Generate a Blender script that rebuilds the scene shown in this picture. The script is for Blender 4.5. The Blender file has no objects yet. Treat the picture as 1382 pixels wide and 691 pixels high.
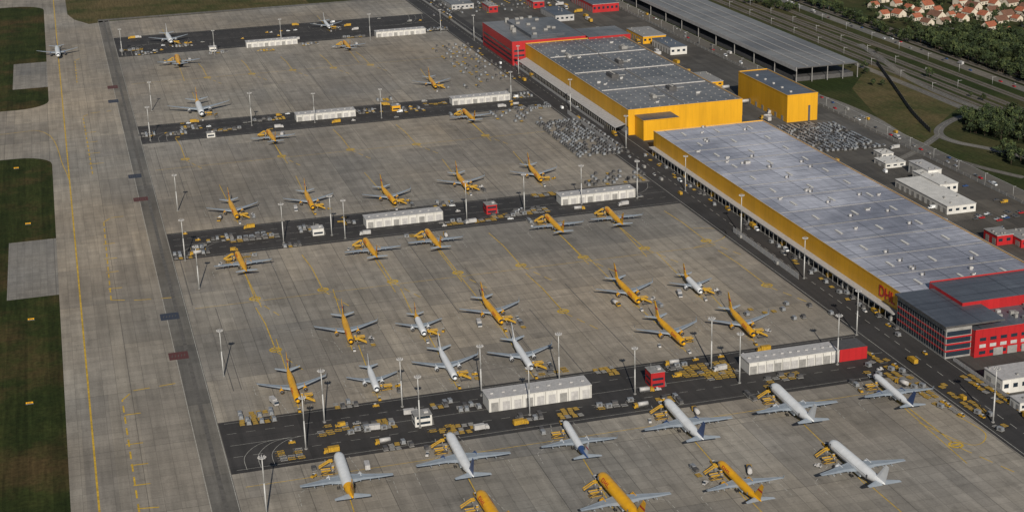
import bpy, math, random
from mathutils import Vector, Matrix
random.seed(11)
R=random.random
def U(a,b): return a+(b-a)*R()
scene=bpy.context.scene

# ---------------------------------------------------------------- survey frame
# World axes: +Y runs along the taxiway away from the viewer, +X across the apron.
# Aerial camera is recovered from the two vanishing directions of the airfield grid.
F=2170.0; CX,CY=691.0,345.5; H=353.0
a=Vector((38-CX, CY+375, -F)).normalized()
n=Vector((1,.03,0)).cross(a).normalized()
b=a.cross(n)
Mw=Matrix((b,a,n))            # camera space -> world axes
CAM=Vector((0,0,H))
def raw(px,py,z=0.0):
    d=Mw@Vector((px-CX,CY-py,-F)); t=(z-CAM.z)/d.z
    return CAM+d*t
O=raw(691,345)
CAM=CAM-Vector((O.x,O.y,0))
def G(px,py,z=0.0):
    d=Mw@Vector((px-CX,CY-py,-F)); t=(z-CAM.z)/d.z
    return CAM+d*t
cam=bpy.data.cameras.new("camera"); co=bpy.data.objects.new("camera",cam)
scene.collection.objects.link(co); scene.camera=co
co.matrix_world=Matrix.Translation(CAM)@Mw.to_4x4()
cam.sensor_width=36; cam.lens=F/1382*36; cam.clip_start=1; cam.clip_end=30000

# ---------------------------------------------------------------- materials
def newmat(name):
    m=bpy.data.materials.new(name); m.use_nodes=True
    nt=m.node_tree; return m,nt,nt.nodes["Principled BSDF"]
def N(nt,t,**k):
    x=nt.nodes.new(t)
    for a_,v in k.items(): setattr(x,a_,v)
    return x
def mixc(nt,typ,fac,c1,c2):
    x=nt.nodes.new("ShaderNodeMix"); x.data_type='RGBA'; x.blend_type=typ
    for s,v in ((x.inputs[0],fac),(x.inputs[6],c1),(x.inputs[7],c2)):
        if isinstance(v,bpy.types.NodeSocket): nt.links.new(v,s)
        elif isinstance(v,(int,float)): s.default_value=v
        else: s.default_value=(*v,1)
    return x.outputs[2]
def vecmap(nt,src,scale,rot=0):
    mp=N(nt,"ShaderNodeMapping"); mp.inputs['Scale'].default_value=scale; mp.inputs['Rotation'].default_value=(0,0,rot)
    nt.links.new(src,mp.inputs[0]); return mp.outputs[0]
def noise(nt,vec,scale,detail=4,rough=.6,lo=.3,hi=.7,a_=0.,b_=1.):
    x=N(nt,"ShaderNodeTexNoise"); x.inputs['Scale'].default_value=scale; x.inputs['Detail'].default_value=detail; x.inputs['Roughness'].default_value=rough
    nt.links.new(vec,x.inputs['Vector'])
    r=N(nt,"ShaderNodeMapRange"); r.inputs[1].default_value=lo; r.inputs[2].default_value=hi; r.inputs[3].default_value=a_; r.inputs[4].default_value=b_
    nt.links.new(x.outputs[0],r.inputs[0]); return r.outputs[0]
def brick(nt,vec,w,h,mortar,c1,c2,cm,offset=0.0):
    x=N(nt,"ShaderNodeTexBrick"); x.offset=offset; x.squash=1
    x.inputs['Scale'].default_value=1; x.inputs['Brick Width'].default_value=w; x.inputs['Row Height'].default_value=h
    x.inputs['Mortar Size'].default_value=mortar; x.inputs['Mortar Smooth'].default_value=.3
    x.inputs['Color1'].default_value=(*c1,1);x.inputs['Color2'].default_value=(*c2,1);x.inputs['Mortar'].default_value=(*cm,1)
    nt.links.new(vec,x.inputs['Vector']); return x.outputs['Color']
def gmul(nt,col,fac_out,lo,hi):
    r=N(nt,"ShaderNodeMapRange"); r.inputs[3].default_value=lo; r.inputs[4].default_value=hi; nt.links.new(fac_out,r.inputs[0])
    c=N(nt,"ShaderNodeCombineColor"); 
    for i in range(3): nt.links.new(r.outputs[0],c.inputs[i])
    return mixc(nt,'MULTIPLY',1.0,col,c.outputs[0])
def paint(name,col,rough=.45,metal=0.,var=.25,sc=.6,dirt=.0):
    m,nt,bs=newmat(name); tc=N(nt,"ShaderNodeTexCoord").outputs['Object']
    f=noise(nt,tc,sc,4,.65)
    c=mixc(nt,'MIX',f,tuple(x*(1-var) for x in col),tuple(min(1,x*(1+var*.3)) for x in col))
    if dirt>0:
        f2=noise(nt,vecmap(nt,tc,(1,1,.15)),1.3,3,.6,.45,.75,0,dirt); c=mixc(nt,'MIX',f2,c,tuple(x*.35+.02 for x in col))
    nt.links.new(c,bs.inputs['Base Color']); bs.inputs['Roughness'].default_value=rough; bs.inputs['Metallic'].default_value=metal
    return m
def pave(name,base,slab=(7.5,7.5),var=.09,streak=.26,stain=.5,patch=(37.5,75),joint=.7,rough=.85,mort=.15,cross=.4,big=True):
    m,nt,bs=newmat(name); pos=N(nt,"ShaderNodeNewGeometry").outputs['Position']
    B=lambda k:tuple(x*k for x in base)
    c=brick(nt,pos,slab[0],slab[1],mort,B(1-var),B(1+var),B(joint))
    c2=brick(nt,pos,patch[0],patch[1],.25,(.84,.845,.86),(1.1,1.085,1.06),(.66,.66,.66))
    c=mixc(nt,'MULTIPLY',1.0,c,c2)
    if big:
        c3=brick(nt,pos,15,150,.1,(.92,.92,.93),(1.06,1.05,1.03),(.8,.8,.8),.37); c=mixc(nt,'MULTIPLY',1.0,c,c3)
    warm=mixc(nt,'MIX',noise(nt,pos,.004,3,.5),(.93,.98,1.05),(1.08,1.0,.9)); c=mixc(nt,'MULTIPLY',1.0,c,warm)
    c=gmul(nt,c,noise(nt,pos,.006,5,.6,.35,.65),.78,1.14)
    c=gmul(nt,c,noise(nt,vecmap(nt,pos,(.22,.012,1)),1,4,.6),1-streak,1.08)
    c=gmul(nt,c,noise(nt,vecmap(nt,pos,(.012,.12,1)),1,4,.6),1-streak*cross,1.05)
    c=gmul(nt,c,noise(nt,pos,.07,8,.78,.53,.76),1.0,1-stain)
    c=gmul(nt,c,noise(nt,vecmap(nt,pos,(.5,.045,1),.12),1,5,.7,.6,.8),1.0,.62)
    c=gmul(nt,c,noise(nt,pos,.9,4,.7),.85,1.09)
    nt.links.new(c,bs.inputs['Base Color']); bs.inputs['Roughness'].default_value=rough
    return m
M={}
M['conc']=pave("concrete",(.262,.247,.222))
M['taxi']=pave("taxiway_concrete",(.282,.262,.23),streak=.28,stain=.35)
M['patch']=pave("weathered_concrete",(.215,.215,.21),slab=(5,5),mort=.3,joint=.85)
M['asph']=pave("asphalt",(.036,.035,.037),slab=(90,14),patch=(60,33),var=.18,streak=.35,stain=.2,joint=.9,big=False)
M['asph2']=pave("worn_asphalt",(.15,.145,.135),slab=(60,20),patch=(40,90),var=.1,streak=.35,stain=.4,joint=.9,big=False)
M['road']=pave("road_asphalt",(.13,.127,.12),slab=(60,40),patch=(140,90),var=.08,streak=.2,stain=.3,joint=.9,big=False)
M['yard']=pave("yard_paving",(.075,.073,.07),slab=(14,20),patch=(50,40),var=.25,streak=.3,stain=.4,joint=.8,big=False)
def grassmat(name,c1,c2,c3,sc,mow=False):
    m,nt,bs=newmat(name); pos=N(nt,"ShaderNodeNewGeometry").outputs['Position']
    c=mixc(nt,'MIX',noise(nt,pos,sc,6,.65,.38,.62),c1,c2)
    c=mixc(nt,'MIX',noise(nt,pos,sc*.35,5,.65,.48,.62),c,c3)
    if mow:
        c=mixc(nt,'MULTIPLY',1.0,c,brick(nt,pos,6,900,.0,(.82,.84,.8),(1.15,1.12,1.1),(1,1,1),.3))
    c=gmul(nt,c,noise(nt,vecmap(nt,pos,(.5,.03,1)),1,3,.6),.7,1.2)
    c=gmul(nt,c,noise(nt,pos,.4,5,.75),.55,1.35)
    nt.links.new(c,bs.inputs['Base Color']); bs.inputs['Roughness'].default_value=.95; bs.inputs['Specular IOR Level'].default_value=.1
    return m
M['grass']=grassmat("airfield_grass",(.018,.028,.008),(.034,.043,.013),(.062,.046,.021),.03,True)
M['dry']=grassmat("dry_grass",(.095,.078,.038),(.045,.055,.02),(.11,.088,.045),.02)
M['ground']=grassmat("countryside",(.03,.042,.014),(.06,.056,.025),(.022,.034,.01),.012)
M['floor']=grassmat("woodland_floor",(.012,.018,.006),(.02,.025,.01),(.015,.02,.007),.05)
M['yline']=paint("yellow_marking",(.52,.34,.03),.8,0,.5,.3)
M['wline']=paint("white_marking",(.38,.38,.36),.8,0,.5,.8)
M['dline']=paint("tar_joint",(.10,.096,.092),.9,0,.4,.3)
M['navy']=paint("navy_marking",(.03,.04,.065),.8,0,.3,.8)
M['maroon']=paint("maroon_marking",(.09,.03,.03),.8,0,.3,.8)
M['yel']=paint("yellow_paint",(.68,.35,.006),.33,0,.2,.25)
M['yeld']=paint("yellow_dolly_frame",(.40,.25,.02),.6,0,.45,.7,.6)
M['yelg']=paint("yellow_equipment",(.44,.26,.02),.5,0,.4,1.5,.5)
M['whi']=paint("white_paint",(.66,.69,.73),.32,0,.12,.3)
M['whip']=paint("white_panel",(.56,.56,.55),.55,0,.2,.2,.35)
M['red']=paint("red_paint",(.40,.012,.015),.45,0,.25,.4)
M['blue']=paint("blue_paint",(.03,.07,.2),.4,0,.2,.4)
M['wing']=paint("wing_grey",(.33,.38,.44),.38,0,.18,.4)
M['wingd']=paint("wing_panel",(.22,.26,.31),.45,0,.2,.4)
M['metal']=paint("bare_metal",(.5,.5,.5),.35,.7,.2,.6)
M['dark']=paint("dark_rubber",(.02,.02,.022),.7,0,.3,1)
M['glass']=paint("dark_glass",(.02,.03,.045),.12,0,.2,1)
M['grey']=paint("grey_paint",(.25,.25,.25),.6,0,.3,.4,.3)
M['dgrey']=paint("dark_grey",(.07,.07,.075),.7,0,.3,.4)
M['lgrey']=paint("light_grey",(.40,.40,.41),.55,0,.25,.5,.3)
M['uld']=paint("container_alloy",(.26,.28,.31),.45,.2,.4,.9,.4)
M['pole']=paint("galvanised",(.40,.41,.42),.5,.1,.25,.5)
M['trunk']=paint("bark",(.07,.05,.035),.95,0,.3,1)
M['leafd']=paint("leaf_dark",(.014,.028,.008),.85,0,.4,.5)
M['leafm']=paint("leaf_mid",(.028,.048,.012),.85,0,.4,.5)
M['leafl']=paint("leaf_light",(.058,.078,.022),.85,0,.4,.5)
M['tile']=paint("roof_tile",(.30,.095,.05),.85,0,.4,.4)
M['tile2']=paint("roof_tile_brown",(.15,.075,.05),.85,0,.4,.4)
M['render']=paint("house_render",(.55,.5,.42),.9,0,.25,.2)
M['ballast']=paint("rail_ballast",(.11,.093,.077),.95,0,.4,.05)
M['steel']=paint("rail_steel",(.3,.29,.28),.4,.6,.2,.5)
M['silver']=paint("silver_car",(.40,.41,.43),.3,.3,.1,.5)
def claddingmat(name,col,period,seam=.78):
    m,nt,bs=newmat(name); pos=N(nt,"ShaderNodeNewGeometry").outputs['Position']
    s=N(nt,"ShaderNodeSeparateXYZ"); nt.links.new(pos,s.inputs[0])
    ad=N(nt,"ShaderNodeMath",operation='ADD'); nt.links.new(s.outputs[0],ad.inputs[0]); nt.links.new(s.outputs[1],ad.inputs[1])
    cb=N(nt,"ShaderNodeCombineXYZ"); nt.links.new(ad.outputs[0],cb.inputs[0]); nt.links.new(s.outputs[2],cb.inputs[1])
    B=lambda k:tuple(x*k for x in col)
    c=brick(nt,cb.outputs[0],period,40,.12,B(.94),B(1.03),B(seam))
    c=gmul(nt,c,noise(nt,vecmap(nt,pos,(.05,.05,.02)),1,4,.6),.84,1.06)
    c=gmul(nt,c,noise(nt,vecmap(nt,pos,(.6,.6,.04)),1,3,.6,.5,.8),1,.86)
    nt.links.new(c,bs.inputs['Base Color']); bs.inputs['Roughness'].default_value=.5; return m
M['clad']=claddingmat("yellow_cladding",(.60,.31,.008),6)
M['cladr']=claddingmat("red_cladding",(.36,.012,.016),4)
M['cladw']=claddingmat("white_cladding",(.56,.56,.55),5)
def roofmat(name,col,w,h,c2,dirt=.35,mort=.2,joint=.72,lo=.42,hi=.6):
    m,nt,bs=newmat(name); pos=N(nt,"ShaderNodeNewGeometry").outputs['Position']
    B=lambda k:tuple(x*k for x in col)
    c=brick(nt,pos,w,h,mort,B(.93),B(1.06),B(joint))
    c=mixc(nt,'MULTIPLY',noise(nt,pos,.011,4,.6,lo,hi),c,tuple(x/y for x,y in zip(c2,col)))
    c2_=brick(nt,pos,w*4,h*7,.42,(.86,.86,.89),(1.1,1.1,1.12),(.55,.55,.57)); c=mixc(nt,'MULTIPLY',1.0,c,c2_)
    c=gmul(nt,c,noise(nt,vecmap(nt,pos,(.015,.35,1)),1,5,.7,.3,.65),1-dirt,1.12)
    c=gmul(nt,c,noise(nt,vecmap(nt,pos,(.3,.02,1)),1,4,.65),1-dirt*.4,1.05)
    c=gmul(nt,c,noise(nt,pos,.15,5,.7,.5,.8),1,.8)
    nt.links.new(c,bs.inputs['Base Color']); bs.inputs['Roughness'].default_value=.45; bs.inputs['Metallic'].default_value=.1
    return m
M['roof1']=roofmat("warehouse_roof",(.47,.49,.56),8,4.5,(.25,.265,.32),.34,.16,.66)
M['roof2']=roofmat("sorting_hall_roof",(.185,.188,.192),11,8,(.12,.125,.13),.3,.2,1.45)
M['roof3']=roofmat("flat_roof",(.11,.125,.15),10,8,(.08,.09,.11))
M['roof4']=roofmat("hall_roof",(.21,.21,.205),60,7,(.15,.15,.15),.2,.35,.6)

# ---------------------------------------------------------------- mesh builder
class MB:
    def __init__(s): s.v=[];s.f=[];s.m=[];s.s=[];s.mats=[]
    def mi(s,k):
        if k not in s.mats: s.mats.append(k)
        return s.mats.index(k)
    def face(s,idx,k,sm=False): s.f.append(tuple(idx)); s.m.append(s.mi(k)); s.s.append(sm)
    def poly(s,pts,k,sm=False):
        i=len(s.v); s.v+= [tuple(p) for p in pts]; s.face(range(i,i+len(pts)),k,sm)
    def box(s,x0,x1,y0,y1,z0,z1,k,top=None,M4=None):
        P=[(x0,y0,z0),(x1,y0,z0),(x1,y1,z0),(x0,y1,z0),(x0,y0,z1),(x1,y0,z1),(x1,y1,z1),(x0,y1,z1)]
        if M4 is not None: P=[tuple(M4@Vector(p)) for p in P]
        i=len(s.v); s.v+=P
        for q,kk in (((3,2,1,0),k),((4,5,6,7),top or k),((0,1,5,4),k),((1,2,6,5),k),((2,3,7,6),k),((3,0,4,7),k)):
            s.face([i+j for j in q],kk)
    def prism(s,x0,x1,prof,k,ks=None):
        i=len(s.v); m_=len(prof)
        s.v+=[(x0,p[0],p[1]) for p in prof]+[(x1,p[0],p[1]) for p in prof]
        for j in range(m_):
            jj=(j+1)%m_; s.face((i+j,i+jj,i+m_+jj,i+m_+j),(ks[j] if ks else k))
        s.face([i+j for j in reversed(range(m_))],k); s.face([i+m_+j for j in range(m_)],k)
    def cyl(s,p0,p1,r0,r1,nn,k,sm=True,cap=True,capk=None):
        p0=Vector(p0);p1=Vector(p1);d=(p1-p0).normalized()
        u=d.orthogonal().normalized();w=d.cross(u); i=len(s.v)
        for p,r in ((p0,r0),(p1,r1)):
            for j in range(nn):
                t=2*math.pi*j/nn; s.v.append(tuple(p+u*math.cos(t)*r+w*math.sin(t)*r))
        for j in range(nn):
            jj=(j+1)%nn; s.face((i+j,i+jj,i+nn+jj,i+nn+j),k,sm)
        if cap: s.face([i+j for j in reversed(range(nn))],capk or k); s.face([i+nn+j for j in range(nn)],capk or k)
    def loft(s,rings,kf,sm=True,cap=True):
        i=len(s.v); nn=len(rings[0])
        for r in rings: s.v+=[tuple(p) for p in r]
        for a_ in range(len(rings)-1):
            for j in range(nn):
                jj=(j+1)%nn; k=kf(a_,j) if callable(kf) else kf
                s.face((i+a_*nn+j,i+a_*nn+jj,i+(a_+1)*nn+jj,i+(a_+1)*nn+j),k,sm)
        if cap:
            k=kf(0,0) if callable(kf) else kf; s.face([i+j for j in range(nn)],k)
            q=i+(len(rings)-1)*nn; k=kf(len(rings)-2,0) if callable(kf) else kf; s.face([q+j for j in range(nn)],k)
    def add(s,o,M4):
        i=len(s.v); s.v+=[tuple(M4@Vector(p)) for p in o.v]
        mp=[s.mi(k) for k in o.mats]
        s.f+=[tuple(i+j for j in f) for f in o.f]; s.m+=[mp[x] for x in o.m]; s.s+=o.s
    def mesh(s,name,fix=True):
        me=bpy.data.meshes.new(name); me.from_pydata(s.v,[],s.f)
        for k in s.mats: me.materials.append(M[k])
        me.polygons.foreach_set('material_index',s.m); me.polygons.foreach_set('use_smooth',s.s); me.update()
        return me
    def obj(s,name,parent=None):
        return put(s.mesh(name),name,parent=parent)
def put(me,name,loc=(0,0,0),rot=0,sc=1,parent=None):
    o=bpy.data.objects.new(name,me); o.location=loc; o.rotation_euler=(0,0,rot)
    o.scale=(sc,sc,sc) if not isinstance(sc,tuple) else sc
    scene.collection.objects.link(o)
    if parent: o.parent=parent
    return o
def empty(name,loc=(0,0,0)):
    o=bpy.data.objects.new(name,None); o.location=loc; scene.collection.objects.link(o); return o
def TR(x,y,z=0,r=0,s=1): return Matrix.Translation((x,y,z))@Matrix.Rotation(r,4,'Z')@Matrix.Scale(s,4)
def sheet(name,pts,z,k):
    mb=MB(); pts=[(p[0],p[1],z) for p in pts]
    ar=sum(pts[i][0]*pts[(i+1)%len(pts)][1]-pts[(i+1)%len(pts)][0]*pts[i][1] for i in range(len(pts)))
    if ar<0: pts.reverse()
    mb.poly(pts,k); return mb.obj(name)
def rect(x0,x1,y0,y1): return [(x0,y0),(x1,y0),(x1,y1),(x0,y1)]
def smooth(pts,n_=6):
    out=[]
    P=[pts[0]]+pts+[pts[-1]]
    for i in range(1,len(P)-2):
        for j in range(n_):
            t=j/n_; q=[]
            for c in range(2):
                p0,p1,p2,p3=P[i-1][c],P[i][c],P[i+1][c],P[i+2][c]
                q.append(.5*((2*p1)+(-p0+p2)*t+(2*p0-5*p1+4*p2-p3)*t*t+(-p0+3*p1-3*p2+p3)*t**3))
            out.append(tuple(q))
    out.append(tuple(pts[-1][:2])); return out
def strip_into(mb,pts,w,z,k,dash=None):
    pts=[Vector((p[0],p[1])) for p in pts]
    if dash:
        on,off=dash
        for i in range(len(pts)-1):
            d=pts[i+1]-pts[i]; L=d.length
            if L<.01: continue
            d/=L; t=0
            while t<L:
                strip_into(mb,[pts[i]+d*t,pts[i]+d*min(L,t+on)],w,z,k); t+=on+off
        return
    L_=[];R_=[]
    for i,p in enumerate(pts):
        d=(pts[min(i+1,len(pts)-1)]-pts[max(i-1,0)]).normalized(); nn=Vector((-d.y,d.x))
        L_.append(p+nn*w/2);R_.append(p-nn*w/2)
    i0=len(mb.v); m_=len(pts)
    mb.v+=[(p.x,p.y,z) for p in L_]+[(p.x,p.y,z) for p in R_]
    for i in range(m_-1): mb.face((i0+m_+i,i0+m_+i+1,i0+i+1,i0+i),k)
def ring_into(mb,x,y,r,w,z,k):
    strip_into(mb,[(x+r*math.cos(t*math.pi/8),y+r*math.sin(t*math.pi/8)) for t in range(17)],w,z,k)

# ---------------------------------------------------------------- key survey lines
XL=G(325,691).x; XL2=G(148,30).x; XL=(XL+XL2)/2
XT=G(80,400).x
XR=G(1382,605).x; XR=(XR+G(841,225).x)/2
XW=(G(1222,435).x+G(877,207).x)/2
YT=G(150,28).y
XROAD=(G(1100,140).x+G(1382,270).x)/2
Yn=G(691,760).y-120
sA=G(308,510); sB=G(322,448)

# ---------------------------------------------------------------- ground
sheet("ground",rect(-9000,9000,-4000,12000),0,'ground')
sheet("grass",rect(-1500,XT,Yn-200,YT+900),.01,'grass')
sheet("taxiway",rect(XT,XL,Yn,YT+900),.03,'taxi')
sheet("apron",rect(XL,XR+5,Yn,YT),.03,'conc')
sheet("dry_grass_field",[G(88,0),G(91,20),G(100,27),G(120,33),G(148,29),(XR-120,YT),(XR-120,YT+900),(G(88,0).x,YT+900)],.045,'dry')
ya,yb=G(60,211).y,G(60,146).y
def linkway(y0,y1,r):
    A=[(XT-1500,y0)]+[(XT-r+r*math.sin(math.pi/2*i/6), y0-r+r*math.cos(math.pi/2*i/6)) for i in range(7)]
    B=[(XT-r+r*math.sin(math.pi/2*i/6), y1+r-r*math.cos(math.pi/2*i/6)) for i in range(6,-1,-1)]+[(XT-1500,y1)]
    return A+B
sheet("taxiway_link",linkway(ya,yb,30),.02,'taxi')
sheet("taxiway_link",linkway(G(50,8).y,G(50,-60).y,40),.02,'taxi')
sheet("blast_pad",rect(G(12,330).x,XT,G(75,398).y,G(72,322).y),.025,'patch')
sheet("blast_pad",rect(G(18,100).x,XT,G(60,118).y,G(60,84).y),.025,'patch')
def sign(px,py):
    c=G(px,py); gb=MB(); gb.box(-1.9,1.9,-.12,.12,.4,1.3,'yel','dgrey')
    for x in (-1.5,1.5): gb.box(x-.06,x+.06,-.06,.06,0,.4,'grey')
    for x in (-1.1,-.3,.5): gb.box(x,x+.45,-.15,-.125,.6,1.1,'dark')
    gb.box(-2.1,2.1,-.4,.4,.012,.05,'grey')
    put(gb.mesh("taxiway_sign"),"taxiway_sign",(c.x,c.y,.01))
for q in ((40,545),(22,228),(38,303),(42,432)): sign(*q)
sheet("perimeter_road",rect(XL-13,XL,Yn,YT+8),.045,'asph2')
sheet("perimeter_road",rect(XL-13,XR,YT+.0,YT+12),.05,'asph2')
bands=[]
def band(pu,pl_):
    yu=G(*pu).y; yl=G(*pl_).y; bands.append((yl,yu))
band((300,570),(315,640)); band((226,316),(237,352)); band((187,171),(193,195)); band((150,52),(158,78))
for y0,y1 in bands: sheet("service_road",rect(XL,XR,y0,y1),.045,'asph')
sheet("airside_road",rect(XR,XW+4,Yn,YT+700),.05,'asph')
sheet("yard",rect(XW+4,XROAD,Yn,YT+900),.04,'yard')
sheet("landside_road",rect(XROAD,XROAD+16,Yn,YT+900),.06,'road')

mk=MB()
xc=G(108,400).x
strip_into(mk,[(xc,Yn),(xc,YT+800)],1.0,.05,'yline')
for (q) in ([(188,691),(165,540),(180,527),(215,521),(243,516)],[(150,405),(140,300),(150,294),(175,291)],[(150,405),(185,405),(240,401)],[(125,235),(112,158),(122,153),(150,150)],[(104,112),(101,82),(112,78)]):
    strip_into(mk,[G(*p) for p in q],.9,.056,'yline',dash=(9,6))
for q in ([(185,686),(215,684)],[(180,655),(203,652)],[(176,628),(200,625)],[(170,600),(193,597)],[(168,560),(190,557)],[(146,390),(165,388)],[(143,368),(160,366)],[(141,350),(158,348)],[(139,330),(155,328)],[(120,222),(140,220)],[(118,208),(135,206)],[(116,193),(132,191)],[(114,180),(130,178)]):
    strip_into(mk,[G(*p) for p in q],1.0,.062,'yline')
for px,py,w,h,k in ((229,427,26,9,'navy'),(241,480,27,10,'maroon'),(182,238,18,5,'navy'),(190,269,20,5,'maroon'),(153,137,14,4,'navy'),(152,118,14,4,'maroon')):
    c=G(px,py); ww=abs(G(px+w,py).x-c.x)/2; hh=abs(G(px,py-h).y-c.y)/2
    strip_into(mk,[(c.x-ww,c.y),(c.x+ww,c.y)],hh*2,.066,k)
    for i in range(5): strip_into(mk,[(c.x-ww*.7+i*ww*.32,c.y-hh*.3),(c.x-ww*.6+i*ww*.32,c.y+hh*.3)],.4,.072,'dline')
strip_into(mk,smooth([(xc,ya-90),(xc-4,ya-40),(XT-5,(ya+yb)/2-8),(XT-60,(ya+yb)/2),(XT-300,(ya+yb)/2)]),.6,.055,'yline')
for X in (XL-13.4,XL-.6): strip_into(mk,[(X,Yn),(X,YT)],.3,.056,'wline')
strip_into(mk,[(XL-6.5,Yn),(XL-6.5,YT)],2.2,.058,'dline')
for X in (XR+2,XR+15,XR+28): strip_into(mk,[(X,Yn),(X,YT+600)],.3,.06,'wline',dash=None if X!=XR+15 else (6,6))
for y0,y1 in bands:
    h_=y1-y0
    for fy,dd in ((.06,None),(.3,(5,5)),(.52,None),(.75,(5,5)),(.96,None)):
        strip_into(mk,[(XL+3,y0+h_*fy),(XR,y0+h_*fy)],.25,.056,'wline',dash=dd)
    for k_ in range(3):
        xe=XL+8+k_*7
        strip_into(mk,smooth([(xe,y0+3),(xe+1,y0+h_*.3),(xe+12,y0+h_*.5),(xe+34,y0+h_*.52)]),.25,.058,'wline')
        xe=XR-10-k_*8
        strip_into(mk,smooth([(xe+6,y1-4),(xe,y0+h_*.7),(xe-14,y0+h_*.52),(xe-36,y0+h_*.5)]),.25,.058,'wline')
circ=[(344,403),(436,391),(530,380),(618,368),(703,358),(787,347),(870,335),(953,325),(372,472),(380,211),(473,202),(562,195),(655,183),(760,420),(1035,385),(1290,600),(280,105),(340,100),(395,95),(450,92),(500,88),(640,80),(250,215)]
for cx,cy in circ:
    c=G(cx,cy); ring_into(mk,c.x,c.y,3.2,1.3,.05,'yline'); strip_into(mk,[(c.x-2,c.y),(c.x+2,c.y)],2,.051,'yline')
    strip_into(mk,[(c.x,c.y+3),(c.x,c.y+45),(c.x-2,c.y+75)],.6,.05,'yline')
    strip_into(mk,[(c.x,c.y-3),(c.x+12,c.y-40)],.6,.05,'yline',dash=(8,5))
for px,py in ((300,412),(230,228),(200,112),(345,655)):
    y=G(px,py).y; strip_into(mk,[(XL+5,y),(XR-15,y)],.4,.052,'yline')
for q in ([(935,335),(975,322),(975,310),(935,308)],[(1240,570),(1310,600),(1330,585),(1290,560)]):
    strip_into(mk,smooth([G(*p) for p in q]),.5,.05,'yline')
for i in range(34):
    y=U(G(691,680).y,YT-20); x0=U(XL,XR-150)
    strip_into(mk,[(x0,y),(x0+U(60,260),y)],U(.3,.6),.04,'dline')
for i in range(34):
    y=U(G(691,680).y,YT-120); x0=U(XL,XR)
    strip_into(mk,[(x0,y),(x0,y+U(60,180))],U(.3,.6),.0415,'dline')

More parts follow.
